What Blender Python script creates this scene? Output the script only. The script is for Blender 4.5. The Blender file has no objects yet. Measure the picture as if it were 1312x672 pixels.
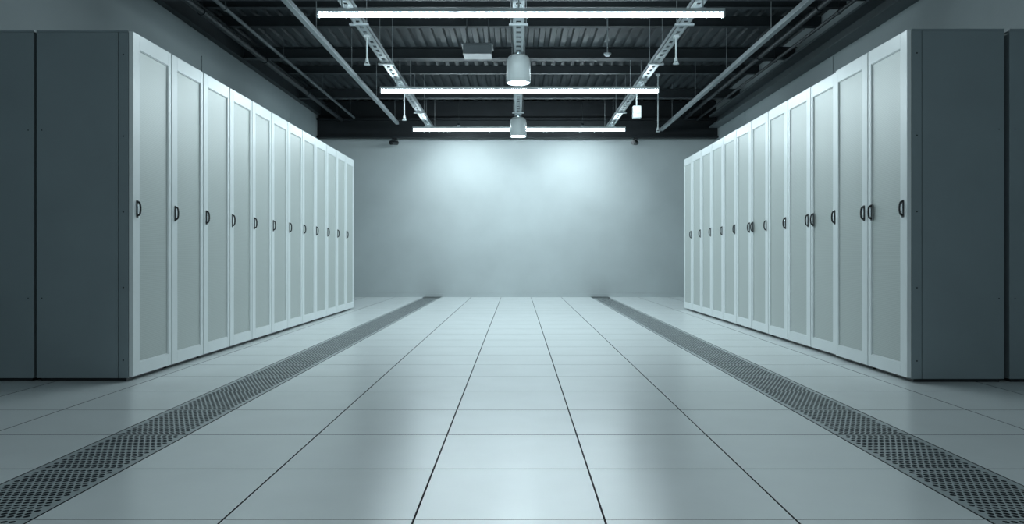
import bpy, bmesh, math, random
from mathutils import Vector, Matrix
random.seed(4)
S=bpy.context.scene
COL=S.collection
F=1033.0; H=0.83
WX=3.95; BY=16.2; FY=-3.0; CZ=3.95

# ---------------- materials ----------------
def mat(name,col,rough=0.5,metal=0.0,noise=None,bump=None,emit=None,es=0,spec=0.5,coat=0):
    m=bpy.data.materials.new(name); m.use_nodes=True
    nt=m.node_tree; b=nt.nodes['Principled BSDF']
    b.inputs['Base Color'].default_value=(*col,1)
    b.inputs['Roughness'].default_value=rough
    b.inputs['Metallic'].default_value=metal
    b.inputs['Specular IOR Level'].default_value=spec
    b.inputs['Coat Weight'].default_value=coat
    tc=nt.nodes.new('ShaderNodeTexCoord')
    if noise:
        sc,amt=noise
        n=nt.nodes.new('ShaderNodeTexNoise'); n.inputs['Scale'].default_value=sc; n.inputs['Detail'].default_value=6
        nt.links.new(tc.outputs['Object'],n.inputs['Vector'])
        r=nt.nodes.new('ShaderNodeMapRange')
        r.inputs['To Min'].default_value=1-amt; r.inputs['To Max'].default_value=1+amt
        r.inputs['From Min'].default_value=0.3; r.inputs['From Max'].default_value=0.7
        nt.links.new(n.outputs['Fac'],r.inputs['Value'])
        v=nt.nodes.new('ShaderNodeVectorMath'); v.operation='SCALE'
        v.inputs[0].default_value=col
        nt.links.new(r.outputs[0],v.inputs['Scale'])
        nt.links.new(v.outputs[0],b.inputs['Base Color'])
    if bump:
        sc,st=bump
        n2=nt.nodes.new('ShaderNodeTexNoise'); n2.inputs['Scale'].default_value=sc; n2.inputs['Detail'].default_value=5
        nt.links.new(tc.outputs['Object'],n2.inputs['Vector'])
        bp=nt.nodes.new('ShaderNodeBump'); bp.inputs['Strength'].default_value=st; bp.inputs['Distance'].default_value=0.01
        nt.links.new(n2.outputs['Fac'],bp.inputs['Height'])
        nt.links.new(bp.outputs[0],b.inputs['Normal'])
    if emit:
        b.inputs['Emission Color'].default_value=(*emit,1)
        b.inputs['Emission Strength'].default_value=es
    return m

LC=(0.78,0.945,1.0)
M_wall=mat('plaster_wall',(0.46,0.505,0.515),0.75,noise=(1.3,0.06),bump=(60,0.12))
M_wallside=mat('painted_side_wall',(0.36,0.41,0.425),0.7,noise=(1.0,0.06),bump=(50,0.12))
M_tile=mat('vinyl_floor_tile',(0.82,0.86,0.865),0.25,noise=(3.0,0.025),bump=(90,0.015),spec=0.5)
M_gap=mat('tile_joint_dark',(0.02,0.025,0.03),0.8,noise=(20,0.2))
M_grille=mat('grille_metal',(0.44,0.485,0.495),0.4,metal=0.1,noise=(12,0.08))
M_frame=mat('cabinet_white_paint',(0.81,0.85,0.855),0.35,noise=(4,0.02))
M_side=mat('cabinet_grey_paint',(0.245,0.295,0.315),0.5,noise=(2,0.05),bump=(300,0.04))
M_black=mat('black_plastic',(0.012,0.014,0.016),0.35,noise=(30,0.1))
M_chrome=mat('handle_metal',(0.6,0.63,0.65),0.25,metal=0.9,noise=(30,0.05))
M_deck=mat('steel_deck',(0.05,0.061,0.068),0.55,metal=0.3,noise=(2.0,0.25))
M_beam=mat('dark_steel_beam',(0.026,0.033,0.038),0.55,metal=0.2,noise=(4,0.2))
M_beamb=mat('dark_painted_soffit',(0.012,0.015,0.018),0.6,noise=(4,0.2),spec=.3)
M_beam2=mat('grey_steel_ledger',(0.10,0.12,0.13),0.55,noise=(3,0.1))
M_tray=mat('galvanised_tray',(0.36,0.40,0.42),0.45,metal=0.3,noise=(8,0.08))
M_white=mat('white_enamel',(0.56,0.61,0.62),0.35,noise=(6,0.02))
M_led=mat('led_diffuser',(0.9,0.95,1),0.4,emit=LC,es=68)
M_ledfill=mat('added_fill_diffuser',(0.9,0.95,1),0.4,emit=LC,es=40)  # weaker glow for the added, unseen fill fixture
M_led2=mat('pendant_diffuser',(0.9,0.95,1),0.4,emit=LC,es=85)
def perf():
    m=mat('perforated_door_mesh',(0.43,0.48,0.475),0.40,metal=0.1)
    nt=m.node_tree; b=nt.nodes['Principled BSDF']
    tc=[n for n in nt.nodes if n.type=='TEX_COORD'][0]
    vo=nt.nodes.new('ShaderNodeTexVoronoi'); vo.inputs['Scale'].default_value=110; vo.inputs['Randomness'].default_value=0.0
    nt.links.new(tc.outputs['Object'],vo.inputs['Vector'])
    r=nt.nodes.new('ShaderNodeMapRange'); r.inputs['From Min'].default_value=0.25; r.inputs['From Max'].default_value=0.4
    nt.links.new(vo.outputs['Distance'],r.inputs['Value'])
    mx=nt.nodes.new('ShaderNodeMix'); mx.data_type='RGBA'
    mx.inputs['A'].default_value=(0.41,0.44,0.425,1); mx.inputs['B'].default_value=(0.56,0.60,0.58,1)
    nt.links.new(r.outputs[0],mx.inputs['Factor'])
    nt.links.new(mx.outputs['Result'],b.inputs['Base Color'])
    return m
M_perf=perf()

# ---------------- mesh helpers ----------------
class MB:
    def __init__(s): s.v=[];s.f=[];s.m=[];s.sm=[]
    def add(s,vs,fs,mi=0,smooth=False):
        o=len(s.v); s.v+= [tuple(v) for v in vs]
        for f in fs: s.f.append([i+o for i in f]); s.m.append(mi); s.sm.append(smooth)
    def box(s,x0,x1,y0,y1,z0,z1,mi=0):
        vs=[(x,y,z) for z in (z0,z1) for y in (y0,y1) for x in (x0,x1)]
        s.add(vs,[(0,2,3,1),(4,5,7,6),(0,1,5,4),(2,6,7,3),(0,4,6,2),(1,3,7,5)],mi)
    def cyl(s,p0,p1,r0,r1=None,n=16,mi=0,caps=True):
        if r1 is None:r1=r0
        p0=Vector(p0);p1=Vector(p1);d=(p1-p0).normalized()
        a=d.orthogonal().normalized();b=d.cross(a)
        vs=[]
        for p,r in((p0,r0),(p1,r1)):
            for i in range(n):
                t=2*math.pi*i/n; vs.append(p+(a*math.cos(t)+b*math.sin(t))*r)
        s.add(vs,[(i,(i+1)%n,n+(i+1)%n,n+i) for i in range(n)],mi,True)
        if caps: s.add(vs,[tuple(reversed(range(n))),tuple(range(n,2*n))],mi)
    def lathe(s,c,prof,n=40,mi=0):
        vs=[]
        for r,z in prof:
            for i in range(n):
                t=2*math.pi*i/n; vs.append((c[0]+r*math.cos(t),c[1]+r*math.sin(t),c[2]+z))
        fs=[]
        for k in range(len(prof)-1):
            for i in range(n):
                fs.append((k*n+i,k*n+(i+1)%n,(k+1)*n+(i+1)%n,(k+1)*n+i))
        s.add(vs,fs,mi,True)
    def tube(s,pts,r,n=8,mi=0):
        for a,b in zip(pts[:-1],pts[1:]): s.cyl(a,b,r,n=n,mi=mi)
    def mesh(s,name,mats):
        me=bpy.data.meshes.new(name); me.from_pydata(s.v,[],s.f)
        for m in mats: me.materials.append(m)
        me.polygons.foreach_set('material_index',s.m)
        me.polygons.foreach_set('use_smooth',s.sm)
        me.update(); return me
    def obj(s,name,mats,loc=(0,0,0),bevel=0):
        o=bpy.data.objects.new(name,s.mesh(name,mats)); o.location=loc; COL.objects.link(o)
        if bevel: bev(o,bevel)
        return o
def bev(o,w):
    b=o.modifiers.new('bevel','BEVEL'); b.width=w; b.segments=2; b.limit_method='ANGLE'; b.angle_limit=math.radians(40)

# ---------------- floor ----------------
GL0,GL1=-1.876,-1.526; GR0,GR1=1.474,1.824
cols=[(-3.95,-3.05),(-3.05,-2.45),(-2.45,GL0),(-1.526,-.926),(-.926,-.326),(-.326,.274),(.274,.874),(.874,1.474),(GR1,2.42),(2.42,3.02),(3.02,3.95)]
row0=2.537-0.6*9
rows=[]; y=row0
while y<BY-0.01:
    rows.append((y,min(y+0.6,BY))); y+=0.6
fl=MB()
fl.box(-WX,WX,row0,BY,-0.12,-0.035,1)
for (a,b) in cols:
    for (c,d) in rows:
        gx=0.0026; gy=0.0023; ch=0.0008
        x0,x1,y0,y1=a+gx,b-gx,c+gy,d-gy
        vs=[(x0,y0,-.03),(x1,y0,-.03),(x1,y1,-.03),(x0,y1,-.03),
            (x0,y0,-ch),(x1,y0,-ch),(x1,y1,-ch),(x0,y1,-ch),
            (x0+ch,y0+ch,0),(x1-ch,y0+ch,0),(x1-ch,y1-ch,0),(x0+ch,y1-ch,0)]
        for k in (0,4):
            fl.add(vs,[(k+i,k+(i+1)%4,k+4+(i+1)%4,k+4+i) for i in range(4)],1)
        fl.add(vs,[(8,9,10,11)],0)
fl.obj('floor',[M_tile,M_gap])

# perforated grille tile (one 0.6 long panel, arrayed)
def grille(name,x0):
    g=MB(); W=0.35; L=0.6
    e=0.004; bx=0.022; by=0.012
    zt=0.0; zb=-0.028
    def flat(a,b,c,d):
        g.add([(a,c,zt),(b,c,zt),(b,d,zt),(a,d,zt)],[(0,1,2,3)],0)
    flat(e,bx,e,L-e); flat(W-bx,W-e,e,L-e); flat(bx,W-bx,e,by); flat(bx,W-bx,L-by,L-e)
    g.add([(e,e,zt),(W-e,e,zt),(W-e,L-e,zt),(e,L-e,zt),(e,e,zb),(W-e,e,zb),(W-e,L-e,zb),(e,L-e,zb)],
          [(4,5,1,0),(5,6,2,1),(6,7,3,2),(7,4,0,3)],1)
    nx=12; ny=20
    px=(W-2*bx)/nx; py=(L-2*by)/ny
    for j in range(ny):
        off=(j%2)*0.5
        cy=by+py*(j+.5)
        if off: 
            flat(bx,bx+px*.5,cy-py/2,cy+py/2); flat(W-bx-px*.5,W-bx,cy-py/2,cy+py/2)
        for i in range(nx-(1 if off else 0)):
            cx=bx+px*(i+.5+off)
            hx,hy=px/2,py/2
            out=[(-hx,-hy),(0,-hy),(hx,-hy),(hx,0),(hx,hy),(0,hy),(-hx,hy),(-hx,0)]
            rx,ry=px*.40,py*.40
            inn=[]
            for (ox,oy) in out:
                t=math.atan2(oy/hy,ox/hx); inn.append((rx*math.cos(t),ry*math.sin(t)))
            vs=[(cx+a,cy+b,zt) for a,b in out]+[(cx+a,cy+b,zt) for a,b in inn]+[(cx+a,cy+b,zt-.003) for a,b in inn]
            fs=[(k,(k+1)%8,8+(k+1)%8,8+k) for k in range(8)]+[(8+k,8+(k+1)%8,16+(k+1)%8,16+k) for k in range(8)]
            g.add(vs,fs[:8],0); g.add(vs,fs[8:],1)
    o=g.obj(name,[M_grille,M_gap],(x0,rows[0][0],0))
    a=o.modifiers.new('array','ARRAY'); a.use_relative_offset=False; a.use_constant_offset=True
    a.constant_offset_displace=(0,0.6,0)
    a.count=int((BY-rows[0][0])/0.6)
    return o
grille('floor_grille',GL0); grille('floor_grille',GR0)

# ---------------- walls ----------------
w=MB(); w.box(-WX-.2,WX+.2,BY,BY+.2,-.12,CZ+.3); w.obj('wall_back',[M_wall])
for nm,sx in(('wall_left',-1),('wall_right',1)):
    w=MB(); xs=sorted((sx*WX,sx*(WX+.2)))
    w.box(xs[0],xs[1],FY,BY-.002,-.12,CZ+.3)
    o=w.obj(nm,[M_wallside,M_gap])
    t=MB()
    for yy in (6.0,10.1,14.0):
        xa=sorted((sx*WX,sx*(WX-.012)))
        t.box(xa[0],xa[1],yy-.03,yy+.03,2.4,3.33)
    t.obj('trim_1' if sx<0 else 'trim_2',[M_wallside],bevel=.003)
w=MB(); w.box(-WX+.01,WX-.01,BY-.016,BY,0,.07); w.obj('baseboard_back',[M_wall],bevel=.003)

# ---------------- ceiling deck (corrugated) ----------------
c=MB(); p=0.158; x=-WX; prof=[]
for k in range(50):
    x=-WX+k*p
    prof+= [(x,CZ),(x+.07,CZ),(x+.085,CZ+.04),(x+.143,CZ+.04)]
prof.append((WX,CZ))
vs=[];fs=[]
for (a,z) in prof: vs+= [(a,FY,z),(a,BY,z)]
for i in range(len(prof)-1): fs.append((2*i,2*i+1,2*i+3,2*i+2))
c.add(vs,fs)
c.box(-WX-.2,WX+.2,FY,BY+.2,CZ+.07,CZ+.25)
c.obj('ceiling',[M_deck])

# ---------------- structural beams ----------------
def ibeam(y,zb,h=0.2,wd=0.13,name='ceiling_beam'):
    b=MB(); x0,x1=-WX+.1,WX-.035
    b.box(x0,x1,y-wd/2,y+wd/2,zb,zb+.016); b.box(x0,x1,y-wd/2,y+wd/2,zb+h-.016,zb+h)
    b.box(x0,x1,y-.006,y+.006,zb+.016,zb+h-.016)
    b.obj(name,[M_beam],bevel=.002)
for yb in (5.8,8.7,11.35,14.2): ibeam(yb,3.60,h=.16)
for yb in (7.2,9.7,10.5,12.3,13.2,15.1):
    b=MB(); b.box(-WX+.002,WX-.002,yb-.03,yb+.03,3.82,3.945); b.box(-WX+.002,WX-.002,yb-.05,yb+.05,3.81,3.82)
    b.obj('roof_purlin',[M_beam],bevel=.002)
b=MB(); b.box(-WX+.002,WX-.002,15.82,15.99,3.15,3.19); b.box(-WX+.002,WX-.002,15.90,15.915,3.19,3.5); b.box(-WX+.002,WX-.002,15.82,15.99,3.5,3.54); b.box(-WX+.002,WX-.002,16.0,BY-.002,3.19,3.9)
b.obj('ceiling_beam',[M_beamb],bevel=.004)
# wall ledgers
b=MB(); b.box(-WX+.002,-WX+.09,FY,15.8,3.60,3.78); b.box(-WX+.002,-WX+.22,FY,15.8,3.78,3.80)
b.obj('wall_ledger_beam',[M_beam],bevel=.003)
b=MB(); b.box(WX-.20,WX-.002,FY,15.8,3.34,3.37); b.box(WX-.03,WX-.002,FY,15.8,3.37,3.55); b.box(WX-.2,WX-.002,FY,15.8,3.55,3.58)
b.obj('wall_ledger_beam',[M_beam2],bevel=.003)
def pipe(x,z,r,m,y0=FY,y1=15.8,name='conduit_pipe'):
    b=MB(); b.cyl((x,y0,z),(x,y1,z),r,n=14)
    yy=y0+.8
    while yy<y1:
        b.cyl((x,yy,z),(x,yy+.05,z),r*1.35,n=14)
        b.cyl((x,yy+.025,z),(x,yy+.025,CZ-.004),.005,n=6)
        yy+=2.2
    b.obj(name,[m])
pipe(-3.45,3.50,.035,M_beam); pipe(-3.2,3.54,.022,M_beam2); pipe(3.3,3.54,.03,M_beam); pipe(3.52,3.5,.02,M_beam)

# ---------------- light-coloured trays / conduits ----------------
ZT=0.83+2.45
def tray(x,wd=.12,y0=FY,y1=16.0-.2):
    b=MB(); h=.05
    for sx in(-1,1):
        xe=x+sx*wd/2
        b.box(min(xe,xe-sx*.006),max(xe,xe-sx*.006),y0,y1,ZT,ZT+h)
        b.box(min(xe,xe-sx*.040),max(xe,xe-sx*.040),y0,y1,ZT,ZT+.005)
    yy=y0+.1
    while yy<y1-.05:
        b.box(x-wd/2+.006,x+wd/2-.006,yy,yy+.12,ZT+.006,ZT+.02); yy+=.2
    yy=y0+1.0
    while yy<y1:
        for sx in(-1,1): b.cyl((x+sx*.08,yy,ZT-.01),(x+sx*.08,yy,CZ-.004),.004,n=6)
        b.box(x-.1,x+.1,yy-.02,yy+.02,ZT-.02,ZT-.002); yy+=1.75
    b.obj('cable_tray',[M_tray])
tray(-1.67); tray(1.76); tray(0.012,wd=.13,y1=15.5)
def strut(x,y1):
    b=MB(); b.box(x-.03,x+.03,FY,y1,ZT-.02,ZT+.03); b.box(x-.012,x+.012,FY,y1,ZT+.03,ZT+.05)
    yy=FY+.5
    while yy<y1: b.cyl((x,yy,ZT),(x,yy,CZ-.004),.005,n=6); yy+=1.9
    b.obj('steel_strut_rail',[M_tray],bevel=.003)
strut(-2.22,14.9); strut(2.80,15.7)

# ---------------- linear lights ----------------
for yl in (0.66,7.66,11.2,14.67):  # nearest fixture is added out of view, to fill cabinet sides and foreground
    b=MB(); x0,x1=-1.905,1.965; z=3.13
    b.box(x0,x1,yl-.035,yl+.035,z+.008,z+.045,0)
    b.box(x0,x0+.02,yl-.035,yl+.035,z-.034,z+.012,0); b.box(x1-.02,x1,yl-.035,yl+.035,z-.034,z+.012,0)
    n=10; r=.032; vs=[];fs=[]
    sec=[(-r,.008)]+[(r*math.cos(math.pi+math.pi*i/n),-.005+ .026*math.sin(math.pi+math.pi*i/n)) for i in range(n+1)]+[(r,.008)]
    for (a,zz) in sec: vs+=[(x0+.02,yl+a,z+zz),(x1-.02,yl+a,z+zz)]
    for i in range(len(sec)-1): fs.append((2*i,2*i+1,2*i+3,2*i+2))
    b.add(vs,fs,1,True)
    for xx in (-1.67,0.012,1.76):
        b.cyl((xx,yl,z+.045),(xx,yl,ZT-.002),.008,n=8,mi=0)
        b.box(xx-.03,xx+.03,yl-.02,yl+.02,z+.045,z+.055,0)
    b.obj('linear_light',[M_white,M_led if yl>2 else M_ledfill])

# ---------------- pendant lamps ----------------
for yp in (9.8,14.2):
    zb=2.93; R=.145
    b=MB()
    prof=[(R-.012,.03),(R-.012,.0),(R,.0),(R,.24),(R-.006,.28),(R-.022,.315),(R-.05,.338),(.04,.345),(.028,.347),(0.012,.348)]
    b.lathe((0.012,yp,zb),prof,mi=0)
    b.lathe((0.012,yp,zb),[(R-.0125,.03),(R-.0125,.0105),(R-.04,.004),(0.001,.0)],mi=1)
    b.obj('pendant_lamp',[M_white,M_led2])

# ---------------- spots added for the wall glows (hidden behind third light) ----------------
for sx,x in((-1,-1.08),(1,1.20)):
    y0,z0=14.85,3.22
    root=bpy.data.objects.new('added_wall_glow_spot',None); root.location=(x,y0,z0); COL.objects.link(root)
    b=MB(); d=Vector((0,1.2,-.98)).normalized()
    b.cyl(-d*.05,d*.05,.03,n=18); b.cyl((0,0,.02),(0,0,CZ-z0-.004),.005,n=8)
    o=b.obj('added_spot_head',[M_beam]); o.parent=root
    L=bpy.data.lights.new('spot','SPOT'); L.energy=60; L.color=(.82,.955,1); L.spot_size=math.radians(100); L.spot_blend=1; L.shadow_soft_size=.03
    lo=bpy.data.objects.new('spot_beam',L); COL.objects.link(lo); lo.parent=root; lo.location=d*.075
    lo.rotation_euler=d.to_track_quat('-Z','Y').to_euler()

# ---------------- cabinets ----------------
CH=2.32; CW=.594; CD=.635
def cab_mesh(name,handles,door=True):
    b=MB(); w2=CW/2
    b.box(-CD+.02,-.05,-w2+.02,w2-.02,0,.022,2)
    b.box(-CD+.01,-.035,-w2+.012,w2-.012,.022,CH-.012,1)
    b.box(-CD,-.03,-w2,w2,CH-.012,CH,1)
    b.box(-CD,-.03,-w2+.012,w2-.012,.022,.03,1)
    for s in(-1,1):
        ys=sorted((s*w2,s*(w2-.012)))
        b.box(-CD,-.098,ys[0],ys[1],.022,CH-.013,1)
        b.box(-.094,-.030,ys[0],ys[1],.022,CH-.013,1)
        for z in (.14,.62,1.12,1.62,2.16):
            b.cyl((-.062,s*(w2-.001),z),(-.062,s*(w2+.0025),z),.005,n=10,mi=2)
        for z in (.55,1.66):
            b.cyl((-.60,s*(w2-.001),z),(-.60,s*(w2+.0025),z),.004,n=8,mi=2)
    y0,y1=-w2+.005,w2-.005; z0,z1=.03,CH-.006
    sn,sf=.095,.045
    if handles and handles[0]=='+': ya,yb=y0+sf,y1-sn
    else: ya,yb=y0+sn,y1-sf
    xa,xb=-.028,0.0
    zt=z1-.10; zb=z0+.085
    b.box(xa,xb,y0,ya,z0,z1,0); b.box(xa,xb,yb,y1,z0,z1,0)
    b.box(xa,xb,ya,yb,z0,zb,0); b.box(xa,xb,ya,yb,zt,z1,0)
    b.box(xa+.002,-.010,ya,yb,zb,zt,3)
    t=.006
    b.box(-.011,-.004,ya,ya+t,zb,zt,0); b.box(-.011,-.004,yb-t,yb,zb,zt,0)
    b.box(-.011,-.004,ya+t,yb-t,zb,zb+t,0); b.box(-.011,-.004,ya+t,yb-t,zt-t,zt,0)
    for h in handles:
        s=1 if h=='+' else -1
        hy=s*(w2-.060); zc=1.145
        b.box(0,.005,hy-.012,hy+.012,zc-.060,zc+.056,2)
        b.box(.005,.008,hy-.006,hy+.006,zc-.030,zc+.030,4)
        pts=[]
        for i in range(9):
            t=math.pi*i/8; pts.append((.004+.020*(math.sin(t)**.6 if 0<i<8 else 0),hy,zc+.046*math.cos(t)))
        b.tube(pts,.0065,n=10,mi=2)
    return b.mesh(name,[M_frame,M_side,M_black,M_perf,M_chrome])
mL=cab_mesh('server_cabinet_a',['-'])
mR=cab_mesh('server_cabinet_b',['+'])
mR2=cab_mesh('server_cabinet_c',['+','-'])
mN=cab_mesh('server_cabinet_d',[])
def put(me,x,y,rot):
    o=bpy.data.objects.new('server_cabinet',me); o.location=(x,y,0); o.rotation_euler=(0,0,rot); COL.objects.link(o); bev(o,.002)
for i in range(12):
    yc=5.32+.6*i+.3
    put(mL,-2.54,yc,0)
    yr=5.28+.6*i+.3
    put(mR2 if i in(0,2,5) else mR,2.555+(-.0 if i<2 else .02),yr,math.pi)
    put(mN,-3.195-CD,yc,math.pi)
    put(mN,3.235+CD-.01,yr,0)

# ---------------- small ceiling items ----------------
def sprinkler(x,y,zt,zb):
    b=MB(); b.cyl((x,y,zb+.05),(x,y,zt),.010,n=10)
    b.cyl((x,y,zb+.03),(x,y,zb+.07),.022,.016,n=14); b.cyl((x,y,zb),(x,y,zb+.008),.034,n=16)
    for s in(-1,1): b.tube([(x+s*.018,y,zb+.03),(x+s*.022,y,zb+.015),(x,y,zb+.006)],.004,n=6)
    b.box(x-.03,x+.03,y-.03,y+.03,zt-.03,zt)
    b.obj('sprinkler_head',[M_white])
sprinkler(-1.67,8.95,ZT-.002,2.95); sprinkler(1.76,8.95,ZT-.002,2.96); sprinkler(-1.67,11.9,ZT-.002,2.83); sprinkler(2.3,13.2,3.81,2.86)
b=MB(); b.box(1.70,1.82,11.85,11.95,2.86,3.04); b.cyl((1.76,11.9,3.04),(1.76,11.9,ZT-.002),.012,n=10); b.cyl((1.76,11.84,2.95),(1.76,11.85,2.95),.03,n=14); b.obj('wireless_access_point',[M_white],bevel=.008)
b=MB(); b.box(-.69,-.33,10.2,10.5,3.39,3.50); b.box(-.71,-.31,10.19,10.51,3.50,3.52)
for x in(-.65,-.37): b.cyl((x,10.35,3.52),(x,10.35,3.93),.008,n=8)
b.obj('junction_box',[M_beam2],bevel=.006)
b=MB()
b.lathe((1.15,10.3,3.38),[(.001,0),(.03,.004),(.045,.02),(.05,.04),(.001,.042)],n=20); b.cyl((1.15,10.3,3.42),(1.15,10.3,CZ-.004),.008,n=8); b.obj('smoke_detector',[M_tray])
for x in(-2.42,2.33):
    b=MB(); b.box(x-.05,x+.05,15.84,15.94,3.12,3.15); b.cyl((x,15.89,3.06),(x,15.89,3.12),.02,n=12)
    b.cyl((x-.06,15.80,3.05),(x+.03,15.98,3.07),.045,n=20); b.cyl((x-.066,15.788,3.049),(x-.06,15.80,3.05),.036,n=20)
    b.obj('security_camera',[M_black])

# ---------------- world / camera ----------------
W=bpy.data.worlds.new('World'); S.world=W; W.use_nodes=True
bg=W.node_tree.nodes['Background']; bg.inputs[0].default_value=(.55,.74,.81,1); bg.inputs[1].default_value=0.48
cam=bpy.data.cameras.new('camera'); co=bpy.data.objects.new('camera',cam); COL.objects.link(co); S.camera=co
co.location=(0,0,H); co.rotation_euler=(math.pi/2,0,0)
cam.sensor_width=36; cam.lens=F/1312*36; cam.shift_x=-7/1312; cam.shift_y=-8/1312
cam.clip_end=100; cam.clip_start=.05
S.view_settings.view_transform='Standard'
